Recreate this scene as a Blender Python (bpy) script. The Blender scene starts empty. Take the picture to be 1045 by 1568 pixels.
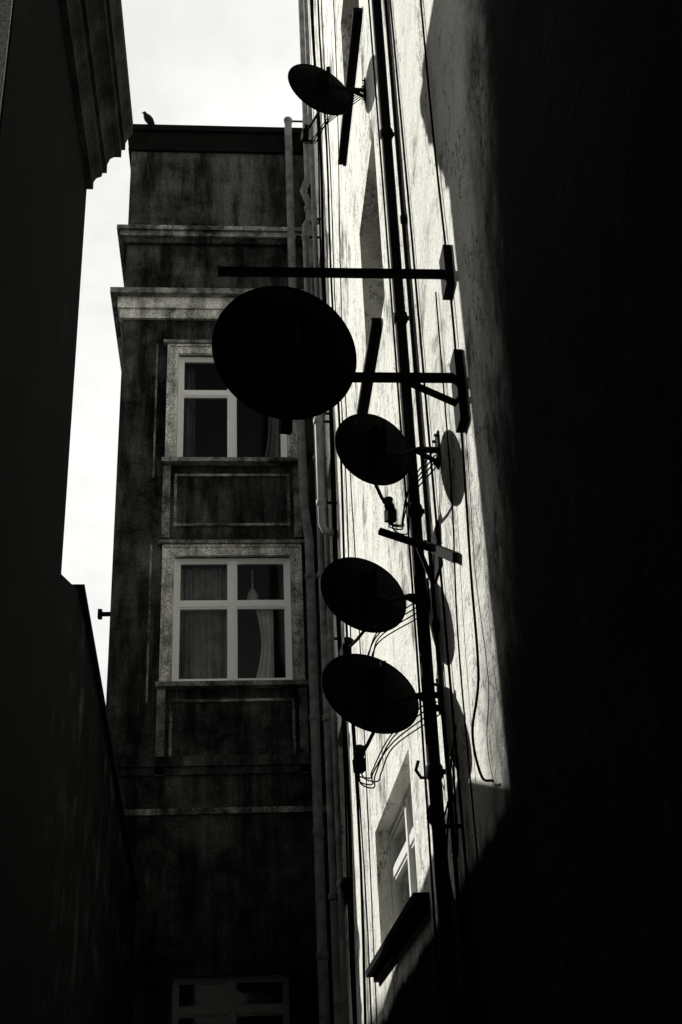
import bpy, math, random
from mathutils import Vector, Matrix
random.seed(7)
H0=1.6   # eye height above the yard
scene=bpy.context.scene
V=Vector
# ------------------------------------------------------------------ materials
def nt(name):
    m=bpy.data.materials.new(name); m.use_nodes=True
    t=m.node_tree; b=t.nodes['Principled BSDF']
    return m,t,b
def noise(t,co,scale,detail=4,rough=.6,sc=(1,1,1)):
    if sc!=(1,1,1):
        mp=t.nodes.new('ShaderNodeMapping'); mp.inputs['Scale'].default_value=sc
        t.links.new(co,mp.inputs['Vector']); co=mp.outputs[0]
    n=t.nodes.new('ShaderNodeTexNoise'); n.inputs['Scale'].default_value=scale
    n.inputs['Detail'].default_value=detail; n.inputs['Roughness'].default_value=rough
    t.links.new(co,n.inputs['Vector']); return n.outputs['Fac']
def ramp(t,src,stops):
    r=t.nodes.new('ShaderNodeValToRGB'); e=r.color_ramp.elements
    while len(e)>1: e.remove(e[-1])
    for i,(p,c) in enumerate(stops):
        x=e[0] if i==0 else e.new(p)
        x.position=p; x.color=(c,c*.998,c*.975,1)
    t.links.new(src,r.inputs[0]); return r.outputs[0]
def mixc(t,f,a,b,mode='MIX'):
    m=t.nodes.new('ShaderNodeMix'); m.data_type='RGBA'; m.blend_type=mode
    for s,i in ((f,0),(a,6),(b,7)):
        if hasattr(s,'is_output'): t.links.new(s,m.inputs[i])
        else: m.inputs[i].default_value=s if i==0 else (s,s,s,1)
    return m.outputs[2]
def math_(t,op,a,b=None,c=None):
    n=t.nodes.new('ShaderNodeMath'); n.operation=op
    for i,s in enumerate((a,b,c)):
        if s is None: continue
        if hasattr(s,'is_output'): t.links.new(s,n.inputs[i])
        else: n.inputs[i].default_value=s
    return n.outputs[0]
def coords(t):
    return t.nodes.new('ShaderNodeTexCoord').outputs['Object']
def bump(t,b,h,strength,dist):
    n=t.nodes.new('ShaderNodeBump'); n.inputs['Strength'].default_value=strength
    n.inputs['Distance'].default_value=dist
    t.links.new(h,n.inputs['Height']); t.links.new(n.outputs[0],b.inputs['Normal'])
def plaster(name,lo,hi,scale=1.2,streak=.5,grain=.5,bd=.01,spots=(.35,.65),low_dark=None):
    m,t,b=nt(name); co=coords(t)
    n1=noise(t,co,scale,6,.72)
    base=ramp(t,n1,[(spots[0],lo),(spots[1],hi)])
    n2=noise(t,co,2.0,4,.7,(1.6,1.6,.22))
    s=ramp(t,n2,[(.38,1-streak),(.60,1)])
    c=mixc(t,1.0,base,s,'MULTIPLY')
    n3=noise(t,co,50,2,.85)
    g=ramp(t,n3,[(.38,1-grain),(.60,1.3)])
    c=mixc(t,1.0,c,g,'MULTIPLY')
    if low_dark:   # darker towards the yard floor
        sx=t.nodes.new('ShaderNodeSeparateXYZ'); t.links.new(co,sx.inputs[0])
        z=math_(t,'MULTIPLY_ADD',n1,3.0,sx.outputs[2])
        mr=t.nodes.new('ShaderNodeMapRange'); mr.inputs[1].default_value=low_dark[0]; mr.inputs[2].default_value=low_dark[1]; mr.inputs[3].default_value=.22
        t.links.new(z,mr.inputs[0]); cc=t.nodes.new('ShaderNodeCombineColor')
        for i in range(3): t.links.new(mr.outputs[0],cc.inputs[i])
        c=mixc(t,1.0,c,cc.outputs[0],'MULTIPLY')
    t.links.new(c,b.inputs['Base Color']); b.inputs['Roughness'].default_value=.92
    b.inputs['Specular IOR Level'].default_value=.05
    bump(t,b,noise(t,co,26,4,.7),.8,bd)
    return m
def flat(name,c,rough=.7,metal=0,var=.3,scale=14,spec=.2,fleck=0):
    m,t,b=nt(name); co=coords(t)
    n=noise(t,co,scale,3,.6)
    st=[(.3,c*(1-var)),(.7,c)]
    if fleck: st=[(.3,c*(1-var)),(.58,c),(.72,fleck)]
    t.links.new(ramp(t,n,st),b.inputs['Base Color'])
    b.inputs['Roughness'].default_value=rough; b.inputs['Metallic'].default_value=metal
    b.inputs['Specular IOR Level'].default_value=spec
    return m
def wall_material():
    # sun-bleached lime render with soot smudges; dark brick near the yard entrance and a dark lower band, shade painted into both
    m,t,b=nt('old_white_render'); co=coords(t)
    sx=t.nodes.new('ShaderNodeSeparateXYZ'); t.links.new(co,sx.inputs[0])
    n1=noise(t,co,1.8,7,.75,(1,.45,.8))
    base=ramp(t,n1,[(.34,.42),(.41,.84),(.46,.98)])
    n2=noise(t,co,1.7,6,.78,(1,.6,.3))
    st=ramp(t,n2,[(.38,.22),(.43,.72),(.47,1)])
    c=mixc(t,1.0,base,st,'MULTIPLY')
    n3=noise(t,co,60,2,.8,(1,.4,1))
    c=mixc(t,1.0,c,ramp(t,n3,[(.32,.5),(.44,1)]),'MULTIPLY')
    n7=noise(t,co,.9,7,.68,(1,.7,.4))     # hairline cracks
    c=mixc(t,1.0,c,ramp(t,n7,[(.494,1),(.499,.2),(.501,.2),(.506,1)]),'MULTIPLY')
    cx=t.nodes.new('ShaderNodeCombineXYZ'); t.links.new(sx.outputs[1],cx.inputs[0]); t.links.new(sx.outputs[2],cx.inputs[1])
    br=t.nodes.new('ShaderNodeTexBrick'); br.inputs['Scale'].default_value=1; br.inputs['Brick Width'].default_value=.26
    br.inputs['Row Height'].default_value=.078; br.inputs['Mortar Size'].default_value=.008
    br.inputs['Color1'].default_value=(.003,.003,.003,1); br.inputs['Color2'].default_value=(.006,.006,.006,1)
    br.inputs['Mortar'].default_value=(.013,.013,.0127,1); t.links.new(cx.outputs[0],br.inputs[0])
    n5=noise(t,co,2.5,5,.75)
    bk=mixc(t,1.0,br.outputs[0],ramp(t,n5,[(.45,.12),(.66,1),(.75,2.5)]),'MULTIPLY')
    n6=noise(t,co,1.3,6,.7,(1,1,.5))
    e=math_(t,'MULTIPLY_ADD',sx.outputs[2],.40,sx.outputs[1])  # brick grading also paints in the shade past the sunlit stretch
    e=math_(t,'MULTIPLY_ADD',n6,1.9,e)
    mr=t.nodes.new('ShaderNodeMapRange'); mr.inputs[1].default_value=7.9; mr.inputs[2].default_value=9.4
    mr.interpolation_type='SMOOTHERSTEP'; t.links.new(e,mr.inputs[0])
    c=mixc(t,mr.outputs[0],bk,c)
    low_shade=math_(t,'MULTIPLY_ADD',n6,.25,sx.outputs[2])  # lower band: cast shade put into the wall colour
    low_shade=math_(t,'MULTIPLY_ADD',sx.outputs[1],.05,low_shade)
    mr2=t.nodes.new('ShaderNodeMapRange'); mr2.inputs[1].default_value=3.56; mr2.inputs[2].default_value=3.64; t.links.new(low_shade,mr2.inputs[0])
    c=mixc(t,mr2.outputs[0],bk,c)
    t.links.new(c,b.inputs['Base Color']); b.inputs['Roughness'].default_value=.95; b.inputs['Specular IOR Level'].default_value=.03
    h=math_(t,'MULTIPLY_ADD',noise(t,co,2.5,5,.6,(1,.6,.6)),2.2,noise(t,co,18,5,.75,(1,.5,1)))
    bump(t,b,h,.9,.025)
    return m
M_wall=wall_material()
M_fac=plaster('sooty_stucco',.012,.17,1.0,.85,.8,.02,(.38,.70),low_dark=(5.6,9.2))
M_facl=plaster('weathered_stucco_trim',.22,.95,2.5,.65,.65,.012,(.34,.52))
M_facm=plaster('grey_stucco_trim',.06,.50,2.5,.7,.6,.012,(.38,.62),low_dark=(5.6,9.2))
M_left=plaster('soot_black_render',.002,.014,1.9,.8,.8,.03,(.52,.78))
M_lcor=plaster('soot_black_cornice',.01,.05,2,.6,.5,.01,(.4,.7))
M_lend=plaster('pale_gable_render',.7,.9,2,.2,.4,.01,(.4,.7))
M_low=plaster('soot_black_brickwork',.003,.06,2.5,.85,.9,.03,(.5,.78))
M_blocker=plaster('sky_blocker_render',.02,.06,1,.5,.5,.01)
M_white=plaster('white_bounce_render',.72,.85,1,.1,.2,.01)
M_frame=flat('white_painted_wood',.92,.5,0,.08,20)
M_dframe=flat('grey_painted_wood',.10,.6,0,.4,20)
M_blk=flat('black_painted_steel',.005,.8,.0,.5,18,.03)
M_dish=flat('dark_weathered_dish_steel',.003,.8,0,.7,60,.02,.022)
M_pipe=flat('dull_zinc_pipe',.24,.6,.0,.6,6)
M_pipeb=flat('black_cast_iron_pipe',.006,.8,0,.5,9,.05)
M_cab=flat('black_cable_sheath',.004,.9,0,.3,14,.0)
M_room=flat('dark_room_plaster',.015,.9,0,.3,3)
M_curt=flat('net_curtain_cloth',.28,.9,0,.5,5)
M_curt2=flat('white_curtain_cloth',.9,.9,0,.2,5)
M_roof=flat('tar_roofing',.008,.9,0,.5,4,.03)
M_ground=plaster('worn_paving_concrete',.08,.2,1.5,.2,.4,.01)
M_bird=flat('dark_feathers',.012,.8,0,.5,30,.05)
M_bulb=flat('lamp_glass',.8,.3,0,.1)
def glass():
    m,t,b=nt('window_glass')
    b.inputs['Base Color'].default_value=(.01,.01,.01,1); b.inputs['Roughness'].default_value=.03
    b.inputs['Alpha'].default_value=.25
    b.inputs['Specular IOR Level'].default_value=.4
    return m
M_glass=glass()
# ------------------------------------------------------------------ mesh builder
class B:
    def __init__(s): s.v=[]; s.f=[]
    def add(s,vs,fs):
        o=len(s.v); s.v+= [tuple(x) for x in vs]; s.f+=[tuple(i+o for i in f) for f in fs]
    def box(s,a,b):
        x0,y0,z0=[min(a[i],b[i]) for i in range(3)]; x1,y1,z1=[max(a[i],b[i]) for i in range(3)]
        s.add([(x0,y0,z0),(x1,y0,z0),(x1,y1,z0),(x0,y1,z0),(x0,y0,z1),(x1,y0,z1),(x1,y1,z1),(x0,y1,z1)],
              [(0,3,2,1),(4,5,6,7),(0,1,5,4),(1,2,6,5),(2,3,7,6),(3,0,4,7)])
    def beam(s,p,q,w,h,up=V((0,0,1))):
        p=V(p);q=V(q);d=(q-p).normalized(); a=d.cross(up)
        if a.length<1e-3: a=d.cross(V((1,0,0)))
        a.normalize(); c=a.cross(d).normalized(); vs=[]
        for P in (p,q):
            for i,j in ((-1,-1),(1,-1),(1,1),(-1,1)): vs.append(P+a*i*w/2+c*j*h/2)
        s.add(vs,[(0,1,2,3),(7,6,5,4),(0,4,5,1),(1,5,6,2),(2,6,7,3),(3,7,4,0)])
    def tube(s,pts,r,n=10,cap=True):
        pts=[V(p) for p in pts]; rs=r if isinstance(r,(list,tuple)) else [r]*len(pts)
        d=(pts[1]-pts[0]).normalized(); a=d.orthogonal().normalized(); o=len(s.v); fs=[]
        for i,p in enumerate(pts):
            if i==0: t=(pts[1]-pts[0])
            elif i==len(pts)-1: t=pts[-1]-pts[-2]
            else: t=(pts[i+1]-pts[i]).normalized()+(pts[i]-pts[i-1]).normalized()
            if t.length<1e-9: t=d
            t.normalize(); a=(a-t*a.dot(t)).normalized(); c=t.cross(a)
            for k in range(n):
                g=2*math.pi*k/n; s.v.append(tuple(p+(a*math.cos(g)+c*math.sin(g))*rs[i]))
        for i in range(len(pts)-1):
            for k in range(n):
                k2=(k+1)%n; s.f.append((o+i*n+k,o+i*n+k2,o+(i+1)*n+k2,o+(i+1)*n+k))
        if cap:
            s.f.append(tuple(o+k for k in range(n))[::-1]); s.f.append(tuple(o+(len(pts)-1)*n+k for k in range(n)))
    def mk(s,name,mat,parent=None,smooth=False):
        me=bpy.data.meshes.new(name); me.from_pydata([(x,y,z+H0) for x,y,z in s.v],[],s.f); me.update()
        me.materials.append(mat); ob=bpy.data.objects.new(name,me); scene.collection.objects.link(ob)
        if smooth:
            for p in me.polygons: p.use_smooth=True
            try: me.set_sharp_from_angle(angle=math.radians(35))
            except Exception: pass
        if parent: ob.parent=parent
        return ob
def empty(name):
    e=bpy.data.objects.new(name,None); scene.collection.objects.link(e); return e
def curve_pts(ctrl,n=12):
    P=[V(c) for c in ctrl]; P=[P[0]*2-P[1]]+P+[P[-1]*2-P[-2]]; out=[]
    for i in range(1,len(P)-2):
        for k in range(n):
            t=k/n; a,b,c,d=P[i-1:i+3]
            out.append(.5*((2*b)+(c-a)*t+(2*a-5*b+4*c-d)*t*t+(3*b-a-3*c+d)*t**3))
    out.append(P[-2]); return out
def pierced(b,f,u0,u1,z0,z1,ops,depth,step=None):
    us=sorted({u0,u1}|{o[0] for o in ops}|{o[1] for o in ops}); zs=sorted({z0,z1}|{o[2] for o in ops}|{o[3] for o in ops})
    for i in range(len(us)-1):
        for j in range(len(zs)-1):
            cu=(us[i]+us[i+1])/2; cz=(zs[j]+zs[j+1])/2
            if any(o[0]<cu<o[1] and o[2]<cz<o[3] for o in ops): continue
            b.add([f(us[i],zs[j],0),f(us[i+1],zs[j],0),f(us[i+1],zs[j+1],0),f(us[i],zs[j+1],0)],[(0,1,2,3)])
    for a,c,e,g in ops:
        for q in (((a,e),(a,g)),((c,e),(c,g)),((a,e),(c,e)),((a,g),(c,g))):
            (p,r),(s_,t_)=q
            b.add([f(p,r,0),f(s_,t_,0),f(s_,t_,depth),f(p,r,depth)],[(0,1,2,3)])
def fbox(b,f,u0,u1,z0,z1,d0,d1): b.box(f(u0,z0,d0),f(u1,z1,d1))
def window(f,u0,u1,z0,z1,trans,parent,mat,tag,d=.12,curtain=True):
    um=(u0+u1)/2; w=.055; b=B()
    fbox(b,f,u0,u0+w,z0,z1,d,d+.07); fbox(b,f,u1-w,u1,z0,z1,d,d+.07)
    fbox(b,f,u0+w,u1-w,z1-w,z1,d,d+.07); fbox(b,f,u0+w,u1-w,z0,z0+w,d,d+.07)
    fbox(b,f,um-.045,um+.045,z0+w,z1-w,d-.01,d+.07)
    for a,c in ((u0+w,um-.045),(um+.045,u1-w)):
        fbox(b,f,a,c,trans-.04,trans+.04,d+.002,d+.068)
        for e,g in ((z0+w,trans-.04),(trans+.04,z1-w)):
            s=.03
            fbox(b,f,a,a+s,e,g,d+.015,d+.06); fbox(b,f,c-s,c,e,g,d+.015,d+.06)
            fbox(b,f,a+s,c-s,e,e+s,d+.015,d+.06); fbox(b,f,a+s,c-s,g-s,g,d+.015,d+.06)
    b.mk('window_frame'+tag,mat,parent)
    b=B(); b.add([f(u0+w,z0+w,d+.035),f(u1-w,z0+w,d+.035),f(u1-w,z1-w,d+.035),f(u0+w,z1-w,d+.035)],[(0,1,2,3)])
    b.mk('window_glass'+tag,M_glass,parent)
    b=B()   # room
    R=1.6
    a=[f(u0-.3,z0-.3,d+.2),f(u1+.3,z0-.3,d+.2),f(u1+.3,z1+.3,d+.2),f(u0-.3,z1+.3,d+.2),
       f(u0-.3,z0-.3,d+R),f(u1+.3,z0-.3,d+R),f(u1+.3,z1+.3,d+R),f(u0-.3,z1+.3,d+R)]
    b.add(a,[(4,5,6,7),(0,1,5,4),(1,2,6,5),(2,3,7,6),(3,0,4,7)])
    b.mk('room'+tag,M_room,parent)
def curtain(f,u0,u1,z0,z1,d,parent,tag,gather=.03,taper=0.0,side=0,mat=None):
    b=B(); n=60; m=10
    vs=[];fs=[]
    for j in range(m+1):
        tz=j/m
        for i in range(n+1):
            t=i/n; w=1-taper*math.sin(math.pi*min(1,(1-tz)*1.0))*.8
            u=(u0 if side==0 else u1)+(u1-u0)*(t if side==0 else t-1)*w
            dd=d+gather*math.sin(t*29+1.9*math.sin(t*7))+.014*math.sin(t*70+tz*3)
            vs.append(f(u,z0+(z1-z0)*tz,dd))
    for j in range(m):
        for i in range(n): k=j*(n+1)+i; fs.append((k,k+1,k+n+2,k+n+1))
    b.add(vs,fs); b.mk('curtain'+tag,mat or M_curt,parent,True)
# ------------------------------------------------------------------ RIGHT BUILDING (sunlit wall)
XW=1.3; RT=24
RB=empty('rendered_tenement_building')
fr=lambda u,z,d:(XW+d,u,z)
ops=[(9.3,11.9,1.70,2.86),(8.9,10.4,6.74,8.68),(9.3,11.0,10.5,12.4),(14.6,15.9,6.74,8.68),(14.6,15.9,3.0,4.95),(14.6,15.9,10.5,12.4)]
sills=[(8.75,12.3,.11),(9.2,10.75,.09),(9.1,11.3,.09),(14.5,16,.1),(14.5,16,.1),(14.5,16,.1)]
b=B(); pierced(b,fr,-8,17.5,-1.6,RT,ops,.38)
b.add([fr(-8,-1.6,0),fr(-8,RT,0),fr(-8,RT,9),fr(-8,-1.6,9)],[(0,1,2,3)])
b.add([fr(-8,RT,0),fr(17.5,RT,0),fr(17.5,RT,9),fr(-8,RT,9)],[(0,1,2,3)])
b.add([fr(-8,-1.6,9),fr(17.5,-1.6,9),fr(17.5,RT,9),fr(-8,RT,9)],[(0,1,2,3)])
b.add([fr(17.5,-1.6,0),fr(17.5,RT,0),fr(17.5,RT,9),fr(17.5,-1.6,9)],[(0,1,2,3)])
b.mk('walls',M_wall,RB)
b=B(); fbox(b,fr,-8.1,17.6,RT+.003,RT+.25,-.25,9.1); b.mk('roof_eaves',M_roof,RB)
for i,(a,c,e,g) in enumerate(ops):
    window(fr,a,c,e,g,g-.62 if g-e>1.5 else g-.4,RB,M_dframe if i else M_frame,'_%d'%(i+1),d=.25 if i else .13)
    s0,s1,pr=sills[i]
    b=B(); fbox(b,fr,s0,s1,e-.06,e-.003,-pr,-.001); fbox(b,fr,s0+.03,s1-.03,e-.11,e-.062,-pr*.4,-.002)
    b.mk('window_sill_%d'%(i+1),M_blk,RB)
# ------------------------------------------------------------------ END BUILDING
FY=17.5
EB=empty('stucco_tenement_building')
fe=lambda u,z,d:(u,FY+d,z)
XL=-1.8
wins=[(-.89,.84,10.05,12.02),(-.89,.84,6.39,8.38),(-.80,.70,1.0,2.42)]
b=B(); pierced(b,fe,XL,XW-.003,-1.6,16.38,wins,.26)
b.add([(XL,FY,-1.6),(XL,FY,16.38),(XL,FY+9,16.38),(XL,FY+9,-1.6)],[(0,1,2,3)])
b.add([(XW,FY+9,-1.6),(XW,FY+9,16.38),(XL,FY+9,16.38),(XL,FY+9,-1.6)],[(0,1,2,3)])
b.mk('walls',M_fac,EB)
b=B(); b.box((XL-.05,FY-.06,16.38),(XW-.003,FY+9,16.80)); b.box((XL-.09,FY-.12,16.80),(XW-.003,FY+9,16.92)); b.mk('parapet',M_roof,EB)
def band(z0,z1,out,mat,name,y1=3):
    b=B(); b.box((XL-out,FY-out,z0),(XW-.004,FY-.001,z1)); b.box((XL-out,FY-.001,z0),(XL-.001,FY+y1,z1)); return b.mk(name,mat,EB)
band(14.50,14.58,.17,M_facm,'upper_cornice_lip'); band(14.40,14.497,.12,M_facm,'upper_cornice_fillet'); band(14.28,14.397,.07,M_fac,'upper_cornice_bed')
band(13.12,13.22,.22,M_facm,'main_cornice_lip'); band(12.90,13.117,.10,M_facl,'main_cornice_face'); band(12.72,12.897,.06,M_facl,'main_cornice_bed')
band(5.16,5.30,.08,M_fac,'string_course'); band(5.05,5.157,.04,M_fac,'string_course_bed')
band(4.50,4.58,.05,M_facm,'lower_string_course')
for i,(a,c,e,g) in enumerate(wins[:2]):
    b=B(); W=.14
    fbox(b,fe,a-W,a-.001,e-.02,g+W,-.05,-.001); fbox(b,fe,c+.001,c+W,e-.02,g+W,-.05,-.001); fbox(b,fe,a-.001,c+.001,g+.001,g+W,-.05,-.001)
    fbox(b,fe,a-W-.035,a-W-.001,e-.02,g+W,-.075,-.001); fbox(b,fe,c+W+.001,c+W+.035,e-.02,g+W,-.075,-.001); fbox(b,fe,a-W-.035,c+W+.035,g+W+.001,g+W+.04,-.075,-.001)
    fbox(b,fe,a-.045,a-.004,e,g+.03,-.062,-.052);fbox(b,fe,c+.004,c+.045,e,g+.03,-.062,-.052);fbox(b,fe,a-.004,c+.004,g+.004,g+.04,-.062,-.052)
    b.mk('window_casing_%d'%(i+1),M_facl,EB)
    b=B(); fbox(b,fe,a-W-.1,c+W+.1,g+W+.045,g+W+.10,-.11,-.001); b.mk('window_hood_%d'%(i+1),M_facm,EB)
    b=B(); fbox(b,fe,a-W-.08,c+W+.08,e-.09,e-.022,-.15,-.001); b.mk('window_ledge_%d'%(i+1),M_facm,EB)
    b=B(); p=e-.25; q=e-1.15
    fbox(b,fe,a-.02,c+.02,p-.04,p,-.03,-.001);fbox(b,fe,a-.02,c+.02,q,q+.04,-.03,-.001);fbox(b,fe,a-.02,a+.02,q+.041,p-.041,-.03,-.001);fbox(b,fe,c-.02,c+.02,q+.041,p-.041,-.03,-.001)
    fbox(b,fe,a-W-.06,a-.08,e-1.35,e-.1,-.04,-.001); fbox(b,fe,c+.08,c+W+.06,e-1.35,e-.1,-.04,-.001)
    b.mk('apron_panel_%d'%(i+1),M_facm,EB)
    b=B(); b.box((-1.25,FY-.02,e-.3),(-1.22,FY-.001,g+.2)); b.mk('pilaster_edge_%d'%(i+1),M_facm,EB)
    b=B(); fbox(b,fe,a+.001,a+.012,e,g,.0,.118); fbox(b,fe,c-.012,c-.001,e,g,.0,.118); b.mk('window_reveal_%d'%(i+1),M_frame,EB)
window(fe,-.878,.828,10.05,12.02,11.32,EB,M_frame,'_1',d=.04); window(fe,-.878,.828,6.39,8.38,7.63,EB,M_frame,'_2',d=.04)
window(fe,-.80,.70,1.0,2.42,2.0,EB,M_dframe,'_3')
curtain(fe,-.80,-.10,6.4,8.3,.22,EB,'_1'); curtain(fe,.28,.58,6.4,7.75,.18,EB,'_2',.03,.5,1,M_curt2); curtain(fe,-.8,-.62,10.1,12,.34,EB,'_3'); curtain(fe,.45,.80,10.1,12,.4,EB,'_4',.03,.4,1)
b=B(); b.tube([(.28,FY+.5,8.4),(.28,FY+.5,8.05)],.012,8); pr=[(.28,FY+.5,8.07),(.28,FY+.5,8.0),(.28,FY+.5,7.93),(.28,FY+.5,7.86),(.28,FY+.5,7.83)]
b.tube(pr,[.03,.07,.09,.07,.03],14); b.mk('ceiling_lamp',M_bulb,EB,True)
b=B(); b.box((-1.97,FY+.1,7.50),(XL-.001,FY+.16,7.55)); b.box((-1.99,FY+.08,7.46),(-1.93,FY+.18,7.59)); b.mk('wall_hook',M_blk,EB)
# ------------------------------------------------------------------ LEFT TALL BUILDING
LB=empty('cornice_tenement_building'); LX=-1.27; Y0=5.4; Y1=8.75; LBX=-5.5
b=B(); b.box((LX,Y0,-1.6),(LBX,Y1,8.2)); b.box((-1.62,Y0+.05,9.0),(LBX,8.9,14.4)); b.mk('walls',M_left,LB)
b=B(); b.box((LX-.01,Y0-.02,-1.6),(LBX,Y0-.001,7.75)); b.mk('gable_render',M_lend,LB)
b=B()
P=[(.0,7.78),(.05,7.78),(.05,7.86),(.07,7.92),(.11,7.97),(.12,8.04),(.15,8.04),(.15,8.14),(.17,8.22),(.21,8.28),(.26,8.31),(.26,8.42),(.29,8.42),(.29,8.50),(.31,8.58),(.345,8.66),(.345,8.80),(.0,8.84)]
rings=[]
for y_ in ('n','c','w'):
    rings.append([(LX+o,Y0,z) if y_=='n' else ((LX+o,Y1+o*.8,z) if y_=='c' else (LBX,Y1+o*.8,z)) for o,z in P])
k=len(P); fs=[]
for r in range(2):
    for i in range(k-1): fs.append((r*k+i,r*k+i+1,(r+1)*k+i+1,(r+1)*k+i))
fs.append(tuple(range(k))); fs.append(tuple(range(2*k,3*k))[::-1])
b.add(rings[0]+rings[1]+rings[2],fs)
b.box((LX+.25,Y0,8.803),(LBX,Y1+.2,8.99)); b.mk('roof_cornice',M_lcor,LB)
NB=empty('added_shade_block'); b=B(); b.box((LX,-8,-1.6),(-5,3.7,13)); b.mk('walls',M_left,NB)  # unseen block added to keep sky light off the right wall
b=B(); b.box((LX+.12,-8.05,13.003),(-5.1,3.8,13.2)); b.mk('roof_eaves',M_roof,NB)
# unseen white block behind the viewer, added to bounce sunlight onto the facade
CB=empty('added_bounce_block'); b=B(); b.box((-5,-14,-1.6),(16,-24,17)); b.mk('walls',M_white,CB)
b=B(); b.box((-5.3,-13.7,17.003),(16.3,-24.3,17.5)); b.mk('added_bounce_roof',M_roof,CB)
b=B()
for xx in range(-4,15,4):
    for zz in (0,3.6,7.2,10.8,14.2): b.box((xx,-13.999,zz),(xx+1.1,-13.95,zz+1.8))
b.mk('added_bounce_panes',M_room,CB)
# unseen block behind the outbuilding, added to hold back sky light
GB=empty('added_sky_blocker'); b=B(); b.box((-9.2,9,-1.6),(-19,42,10.9)); b.mk('walls',M_blocker,GB)
b=B(); b.box((-9.0,8.9,10.903),(-19.1,42.1,11.2)); b.mk('added_bounce_roof',M_roof,GB)
b=B()
for yy in range(11,41,3):
    for zz in (0.2,3.6,7.0): b.box((-9.199,yy,zz),(-9.15,yy+1.2,zz+1.9))
b.mk('added_bounce_panes',M_room,GB)
# ------------------------------------------------------------------ LEFT LOW BUILDING
OB=empty('low_outbuilding'); b=B()
pf=[(8.755,-1.6),(17.49,-1.6),(17.49,3.36),(15.8,3.59),(9.95,4.46),(8.755,4.08)]
n=len(pf); b.add([(-1.29,y,z) for y,z in pf]+[(-6,y,z+.4) for y,z in pf],[tuple(range(n)),tuple(range(n,2*n))[::-1]]+[(i,(i+1)%n,n+(i+1)%n,n+i) for i in range(n)])
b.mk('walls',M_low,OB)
b=B(); b.beam((-1.30,9.9,4.475),(-1.30,17.4,3.38),.12,.05); b.mk('coping',M_roof,OB)
# ------------------------------------------------------------------ GROUND
b=B(); b.add([(-300,-300,-1.6),(300,-300,-1.6),(300,300,-1.6),(-300,300,-1.6)],[(0,1,2,3)]); b.mk('ground',M_ground)
# ------------------------------------------------------------------ PIPES
def pipe(name,pts,r,mat,collars=(),cr=1.35,brk=True):
    e=empty(name); b=B(); b.tube(pts,r,14); b.mk('pipe_run',mat,e,True)
    b=B()
    for c in collars:
        c=V(c); b.tube([c-V((0,0,.05)),c-V((0,0,.03)),c+V((0,0,.03)),c+V((0,0,.05))],[r*1.02,r*cr,r*cr,r*1.02],14)
    if collars: b.mk('collars',mat,e,True)
    if brk and collars:
        b=B()
        for c in collars:
            c=V(c); b.beam(c,(XW+.01,c.y,c.z),.02,.03)
        b.mk('wall_clips',M_blk,e)
    return e
pipe('cast_iron_stack_pipe',[(1.22,7.65,-1.6),(1.22,7.65,2),(1.22,7.65,6),(1.22,7.66,12),(1.22,7.66,RT)],.042,M_pipeb,[(1.22,7.65,z) for z in (.6,2.2,4.0,5.6,7.4,9.4)],1.3)
pipe('cable_conduit',[(1.275,7.45,-1),(1.275,7.5,3),(1.275,7.52,8),(1.275,7.5,RT)],.013,M_pipeb,[(1.275,7.5,z) for z in (3.1,6.4)],1.8)
pipe('cable_conduit',[(1.285,7.18,-1),(1.285,7.2,2),(1.285,7.25,6),(1.285,7.35,9),(1.285,7.4,RT)],.008,M_cab)
pipe('zinc_drainpipe',[(.99,17.36,17.1),(.99,17.36,12.9),(.99,17.36,12.7),(1.06,17.38,10.4),(1.07,17.38,9.2),(1.13,17.38,8.6),(1.13,17.38,-1.6)],.068,M_pipe,[(.99,17.36,z) for z in (17.05,14.4,13.1)]+[(1.13,17.38,z) for z in (8.0,5.8,4.2,2.6)],1.2)
pipe('soil_stack_pipe',[(1.18,15.6,-1.6),(1.18,15.6,4),(1.18,15.6,13.6),(1.10,15.6,13.85),(1.18,15.6,14.1),(1.18,15.6,RT)],.055,M_pipe,[(1.18,15.6,z) for z in (13.5,10.7,9.0,7.2,5.2,3.0)],1.35)
pipe('soil_stack_pipe',[(1.2,14.9,-1.6),(1.2,14.9,12),(1.2,14.9,RT)],.035,M_pipe,[(1.2,14.9,z) for z in (12.7,9.3,6,3)],1.35)
pipe('overflow_elbow_pipe',[(1.31,15.2,12.9),(1.12,15.2,12.9),(1.08,15.2,12.82),(1.08,15.2,10.9),(1.12,15.2,10.8),(1.31,15.2,10.75)],.045,M_pipe,[(1.08,15.2,12.6),(1.08,15.2,11.2)],1.3)
pipe('overflow_elbow_pipe',[(1.31,14.3,9.1),(1.14,14.3,9.05),(1.10,14.3,8.95),(1.10,14.3,7.3),(1.14,14.3,7.2),(1.31,14.3,7.15)],.05,M_pipe,[(1.10,14.3,8.8),(1.10,14.3,7.6)],1.3)
for k,(yy,rr) in enumerate(((16.6,.025),(16.2,.018),(14.5,.012),(14.2,.02),(13.2,.014),(12.8,.007))):
    pts=[(1.26+.015*math.sin(z*1.3+k),yy+.05*math.sin(z*.9+k*2),z) for z in [i*.7 for i in range(-2,30)]]
    e=pipe('hanging_wall_cable',pts,rr,M_cab)
def cable(ctrl,r=.006,mat=None):
    b=B(); b.tube(curve_pts(ctrl),r,6); return b.mk('wall_cable',mat or M_cab,None,True)
cable([(1.285,6.12,7.6),(1.285,6.15,6),(1.285,6.1,4.6),(1.28,6.16,3.6),(1.28,6.26,2.9),(1.26,6.22,2.3),(1.24,6.42,2.05),(1.25,6.34,1.8),(1.27,6.16,1.72)],.007)
cable([(1.285,6.55,5),(1.28,6.6,3.6),(1.27,6.75,2.7),(1.28,6.8,1.4)],.005)
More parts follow.
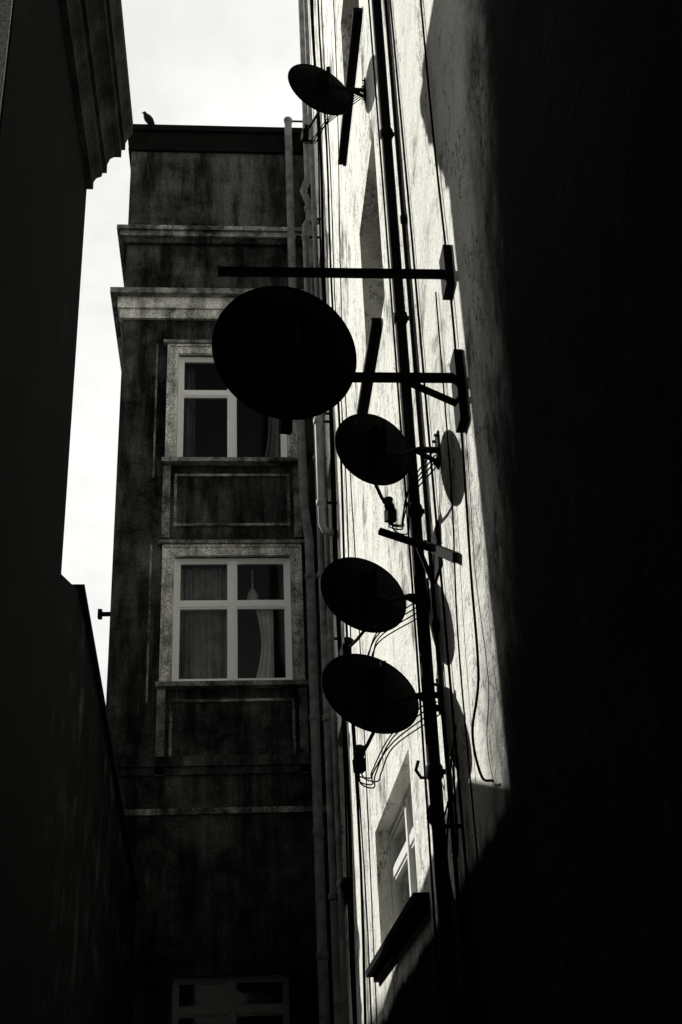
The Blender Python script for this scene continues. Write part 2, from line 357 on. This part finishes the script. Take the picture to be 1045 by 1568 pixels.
cable([(1.285,11.8,19),(1.28,11.5,12.7),(1.27,12.3,9),(1.28,12.2,5),(1.28,12.4,1)],.006)
cable([(1.285,8.4,19),(1.28,8.5,12),(1.27,8.35,7),(1.28,8.4,3.5),(1.28,8.5,1)],.008)
cable([(1.285,7.3,2.2),(1.24,7.1,1.95),(1.25,7.25,1.6),(1.22,7.0,1.75),(1.24,7.2,2.05),(1.27,7.05,2.3)],.006)
cable([(1.28,7.6,2.0),(1.2,7.4,1.75),(1.25,7.5,1.4),(1.2,7.35,1.55),(1.26,7.3,2.1)],.006)
# hooks on the sunlit wall
e=empty('iron_wall_hook'); b=B(); b.tube([(1.30,7.95,2.25),(1.18,7.95,2.25),(1.15,7.95,2.30),(1.17,7.95,2.36)],.012,8); b.mk('hook',M_blk,e,True)
e=empty('iron_wall_hook'); b=B(); b.tube([(1.30,7.3,1.78),(1.14,7.3,1.78),(1.11,7.3,1.83),(1.13,7.3,1.9)],.014,8); b.mk('hook',M_blk,e,True)
# ------------------------------------------------------------------ SATELLITE DISHES
def dish(C,az,el,w,h,mounty,mountz,lnb_len=.34,cab=True,roll=0,armkind='L',lnbdir=(0,0)):
    """back of the reflector towards the yard entrance; az deg to the left of +Y, el deg up"""
    e=empty('satellite_dish'); C=V(C); a=math.radians(az); l=math.radians(el)
    n=V((-math.sin(a)*math.cos(l),math.cos(a)*math.cos(l),math.sin(l)))
    u=n.cross(V((0,0,1))).normalized(); v=u.cross(n).normalized(); u0,v0=u,v
    if roll:
        r=math.radians(roll); u,v=u*math.cos(r)+v*math.sin(r),v*math.cos(r)-u*math.sin(r)
    dep=.075*w/.6; N=64; R=12
    for side,nm in ((0,'reflector_face'),(1,'reflector_back')):
        b=B(); vs=[C-n*(dep+side*.006)]; fs=[]
        for j in range(1,R+1):
            t=j/R
            for k in range(N):
                g=2*math.pi*k/N
                vs.append(C+u*math.cos(g)*w/2*t+v*math.sin(g)*h/2*t-n*(dep*(1-t*t)+side*.006))
        for k in range(N): fs.append((0,1+k,1+(k+1)%N))
        for j in range(R-1):
            for k in range(N):
                p=1+j*N+k;q=1+j*N+(k+1)%N; fs.append((p,p+N,q+N,q))
        if side: fs=[f[::-1] for f in fs]
        b.add(vs,fs); b.mk(nm,M_dish,e,True)
    b=B(); ring=[C+u*math.cos(2*math.pi*k/N)*w/2+v*math.sin(2*math.pi*k/N)*h/2-n*.004 for k in range(N+1)]
    b.tube(ring,.008,8,False); b.mk('rolled_rim',M_dish,e,True)
    u,v=u0,v0
    K=C-n*(dep+.03); b=B()
    b.beam(K-v*.11,K+v*.11,.10,.05,n); b.beam(K-n*.05-v*.07,K-n*.05+v*.07,.05,.07,n)
    for i in (-1,1):
        for j in (-1,1): b.tube([K+u*.04*i+v*.085*j-n*.02,K+u*.04*i+v*.085*j-n*.045],.009,6)
    b.mk('clamp_bracket',M_blk,e)
    mast=K-n*.09; b=B(); b.tube([mast-V((0,0,.14)),mast+V((0,0,.12))],.021,10)
    if armkind=='L':
        wallp=V((XW-.01,mounty,mountz)); mid=V((wallp.x-.12,wallp.y,wallp.z))
        b.tube([mast-V((0,0,.10)),mast-V((0,0,.11))+(wallp-mast)*.25,mid,wallp],.021,10)
        b.mk('mast_arm',M_blk,e,True)
        b=B(); b.box((XW-.012,mounty-.06,mountz-.11),(XW-.001,mounty+.06,mountz+.11))
        for i in (-1,1):
            for j in (-1,1): b.tube([(XW-.03,mounty+.04*i,mountz+.085*j),(XW-.01,mounty+.04*i,mountz+.085*j)],.01,6)
        b.beam((XW-.012,mounty,mountz-.09),(XW-.14,mounty,mountz-.01),.03,.02)
        b.mk('wall_plate',M_blk,e)
    else: b.mk('mast',M_blk,e,True)
    bot=C-v*h/2*.96; foc=C-v*(h*.5+.02+lnbdir[1])+n*lnb_len+u*lnbdir[0]
    b=B(); b.tube([K-v*.08,bot-n*.012,bot+(foc-bot)*.5-v*.01,foc],.012,8)
    b.mk('feed_arm',M_blk,e,True)
    b=B(); dirn=(C-foc+v*(-h*.1)).normalized(); s=foc+dirn*.02+v*.02
    b.tube([s-dirn*.09,s-dirn*.085,s-dirn*.01,s,s+dirn*.03,s+dirn*.035],[.018,.034,.034,.024,.038,.038],14)
    b.beam(s-dirn*.05-v*.085,s-dirn*.05-v*.0,.055,.065,u); b.mk('lnb_receiver',M_blk,e,True)
    if cab:
        b=B()
        for k in range(4):
            s0=s-dirn*.06-v*.05; en=V((XW-.03,mounty-.02*k,mountz-.05*k))
            dx=random.uniform(-.03,.05); dz=random.uniform(.07,.16)
            b.tube(curve_pts([s0,s0+V((.01+dx,-.04,-dz*.8)),s0+V((.09+dx,-.05,-dz)),s0+V((.11+dx*1.5,-.03,-dz*.35)),s0.lerp(en,.45)+V((0,0,.02-.01*k)),en]),.005,6)
        b.mk('coax_cables',M_cab,e,True)
    return e
dish((.858,9.35,9.61),22,5,.69,.53,9.25,9.52,.32,roll=-14)
dish((.891,7.08,4.15),20,6,.53,.475,7.0,4.10,.30,lnbdir=(.26,.0),roll=-12)
dish((.872,7.93,3.51),20,0,.63,.52,7.85,3.46,.30,roll=-14)
dish((.864,7.75,2.745),20,-6,.67,.52,7.67,2.70,.30,lnbdir=(.03,.03),roll=-14)
big=dish((.285,5.9,4.08),12,10,.81,.79,6.1,4.79,.16,cab=False,armkind='none',lnbdir=(.05,-.1))
b=B()
b.beam((-.09,6.1,4.79),(XW-.01,6.1,4.79),.04,.045); b.beam((.25,6.1,4.05),(XW-.01,6.1,4.05),.04,.045)
b.beam((.95,6.1,4.04),(XW-.01,6.1,3.86),.03,.03)
b.beam((.33,6.1,4.3),(.30,5.98,4.15),.05,.05)
b.mk('support_frame',M_blk,big)
b=B(); b.box((XW-.05,6.02,4.66),(XW-.001,6.18,4.95)); b.box((XW-.05,6.0,3.72),(XW-.001,6.16,4.18)); b.mk('wall_plates',M_blk,big)
e=empty('unused_dish_bracket'); b=B()
b.tube([(1.29,7.45,3.62),(.96,7.55,3.80)],.026,10); b.beam((1.285,7.75,3.80),(1.27,6.62,3.16),.03,.06); b.box((1.285,7.2,3.4),(1.298,7.5,3.7)); b.beam((1.2,7.5,3.66),(1.28,7.5,3.4),.02,.03)
b.mk('bracket_arm',M_blk,e,True)
# pigeon
e=empty('pigeon'); px,py,pz=-1.52,FY-.06,16.92; q=1.25
def pg(x,z,y=0): return (px+x*q,py+y,pz+z*q)
b=B(); b.tube([pg(.10,-.02),pg(.07,.04),pg(.025,.11),pg(-.01,.165),pg(-.035,.21),pg(-.045,.24),pg(-.06,.262),pg(-.08,.265)],[i*q for i in (.012,.03,.058,.058,.042,.027,.028,.012)],12)
b.tube([pg(-.075,.265),pg(-.112,.257)],[.01,.002],6); b.mk('body',M_bird,e,True)
b=B()
for s in (-1,1): b.tube([pg(0,.1,.02*s),pg(-.005,0,.02*s)],.008,6)
b.mk('legs',M_bird,e)
# ------------------------------------------------------------------ SKY + SUN
sd=V((1,-1.1,-.95)).normalized(); el=math.asin(-sd.z); az=math.atan2(1,1.1)
w=bpy.data.worlds.new("World"); scene.world=w; w.use_nodes=True; t=w.node_tree
bg=t.nodes['Background']; sk=t.nodes.new('ShaderNodeTexSky'); sk.sky_type='NISHITA'; sk.sun_disc=False
sk.sun_elevation=el; sk.sun_rotation=-az; sk.dust_density=3; sk.air_density=1
bw=t.nodes.new('ShaderNodeRGBToBW'); t.links.new(sk.outputs[0],bw.inputs[0])
pw=math_(t,'MINIMUM',math_(t,'MULTIPLY',math_(t,'POWER',math_(t,'DIVIDE',bw.outputs[0],2.36),2.7),8.3),8.6)
co=t.nodes.new('ShaderNodeTexCoord'); cl=noise(t,co.outputs['Generated'],4,5,.65,(1,1,1.5)); cr=ramp(t,cl,[(.35,.84),(.58,1.0)])
mm=mixc(t,1.0,pw,cr,'MULTIPLY'); t.links.new(mm,bg.inputs[0]); bg.inputs[1].default_value=.12
L=bpy.data.lights.new('sun','SUN'); L.energy=5; L.angle=math.radians(.5); L.color=(1,.985,.95)
lo=bpy.data.objects.new('sun',L); lo.rotation_euler=sd.to_track_quat('-Z','Y').to_euler(); lo.location=(-20,20,30); scene.collection.objects.link(lo)
# ------------------------------------------------------------------ CAMERA
cd=bpy.data.cameras.new('camera'); cam=bpy.data.objects.new('camera',cd); scene.collection.objects.link(cam)
r=V((.99654,-.0726,-.0403)); f=V((.08303,.8833,.4614)).normalized(); r=(r-f*r.dot(f)).normalized(); up=r.cross(f)
m=Matrix((( r.x,up.x,-f.x,0),(r.y,up.y,-f.y,0),(r.z,up.z,-f.z,H0),(0,0,0,1))); cam.matrix_world=m
cd.sensor_fit='VERTICAL'; cd.sensor_height=36; cd.lens=1970/1568*36; cd.clip_start=.05; cd.clip_end=1000
scene.camera=cam
scene.view_settings.view_transform='Standard'; scene.view_settings.look='None'; scene.view_settings.exposure=0
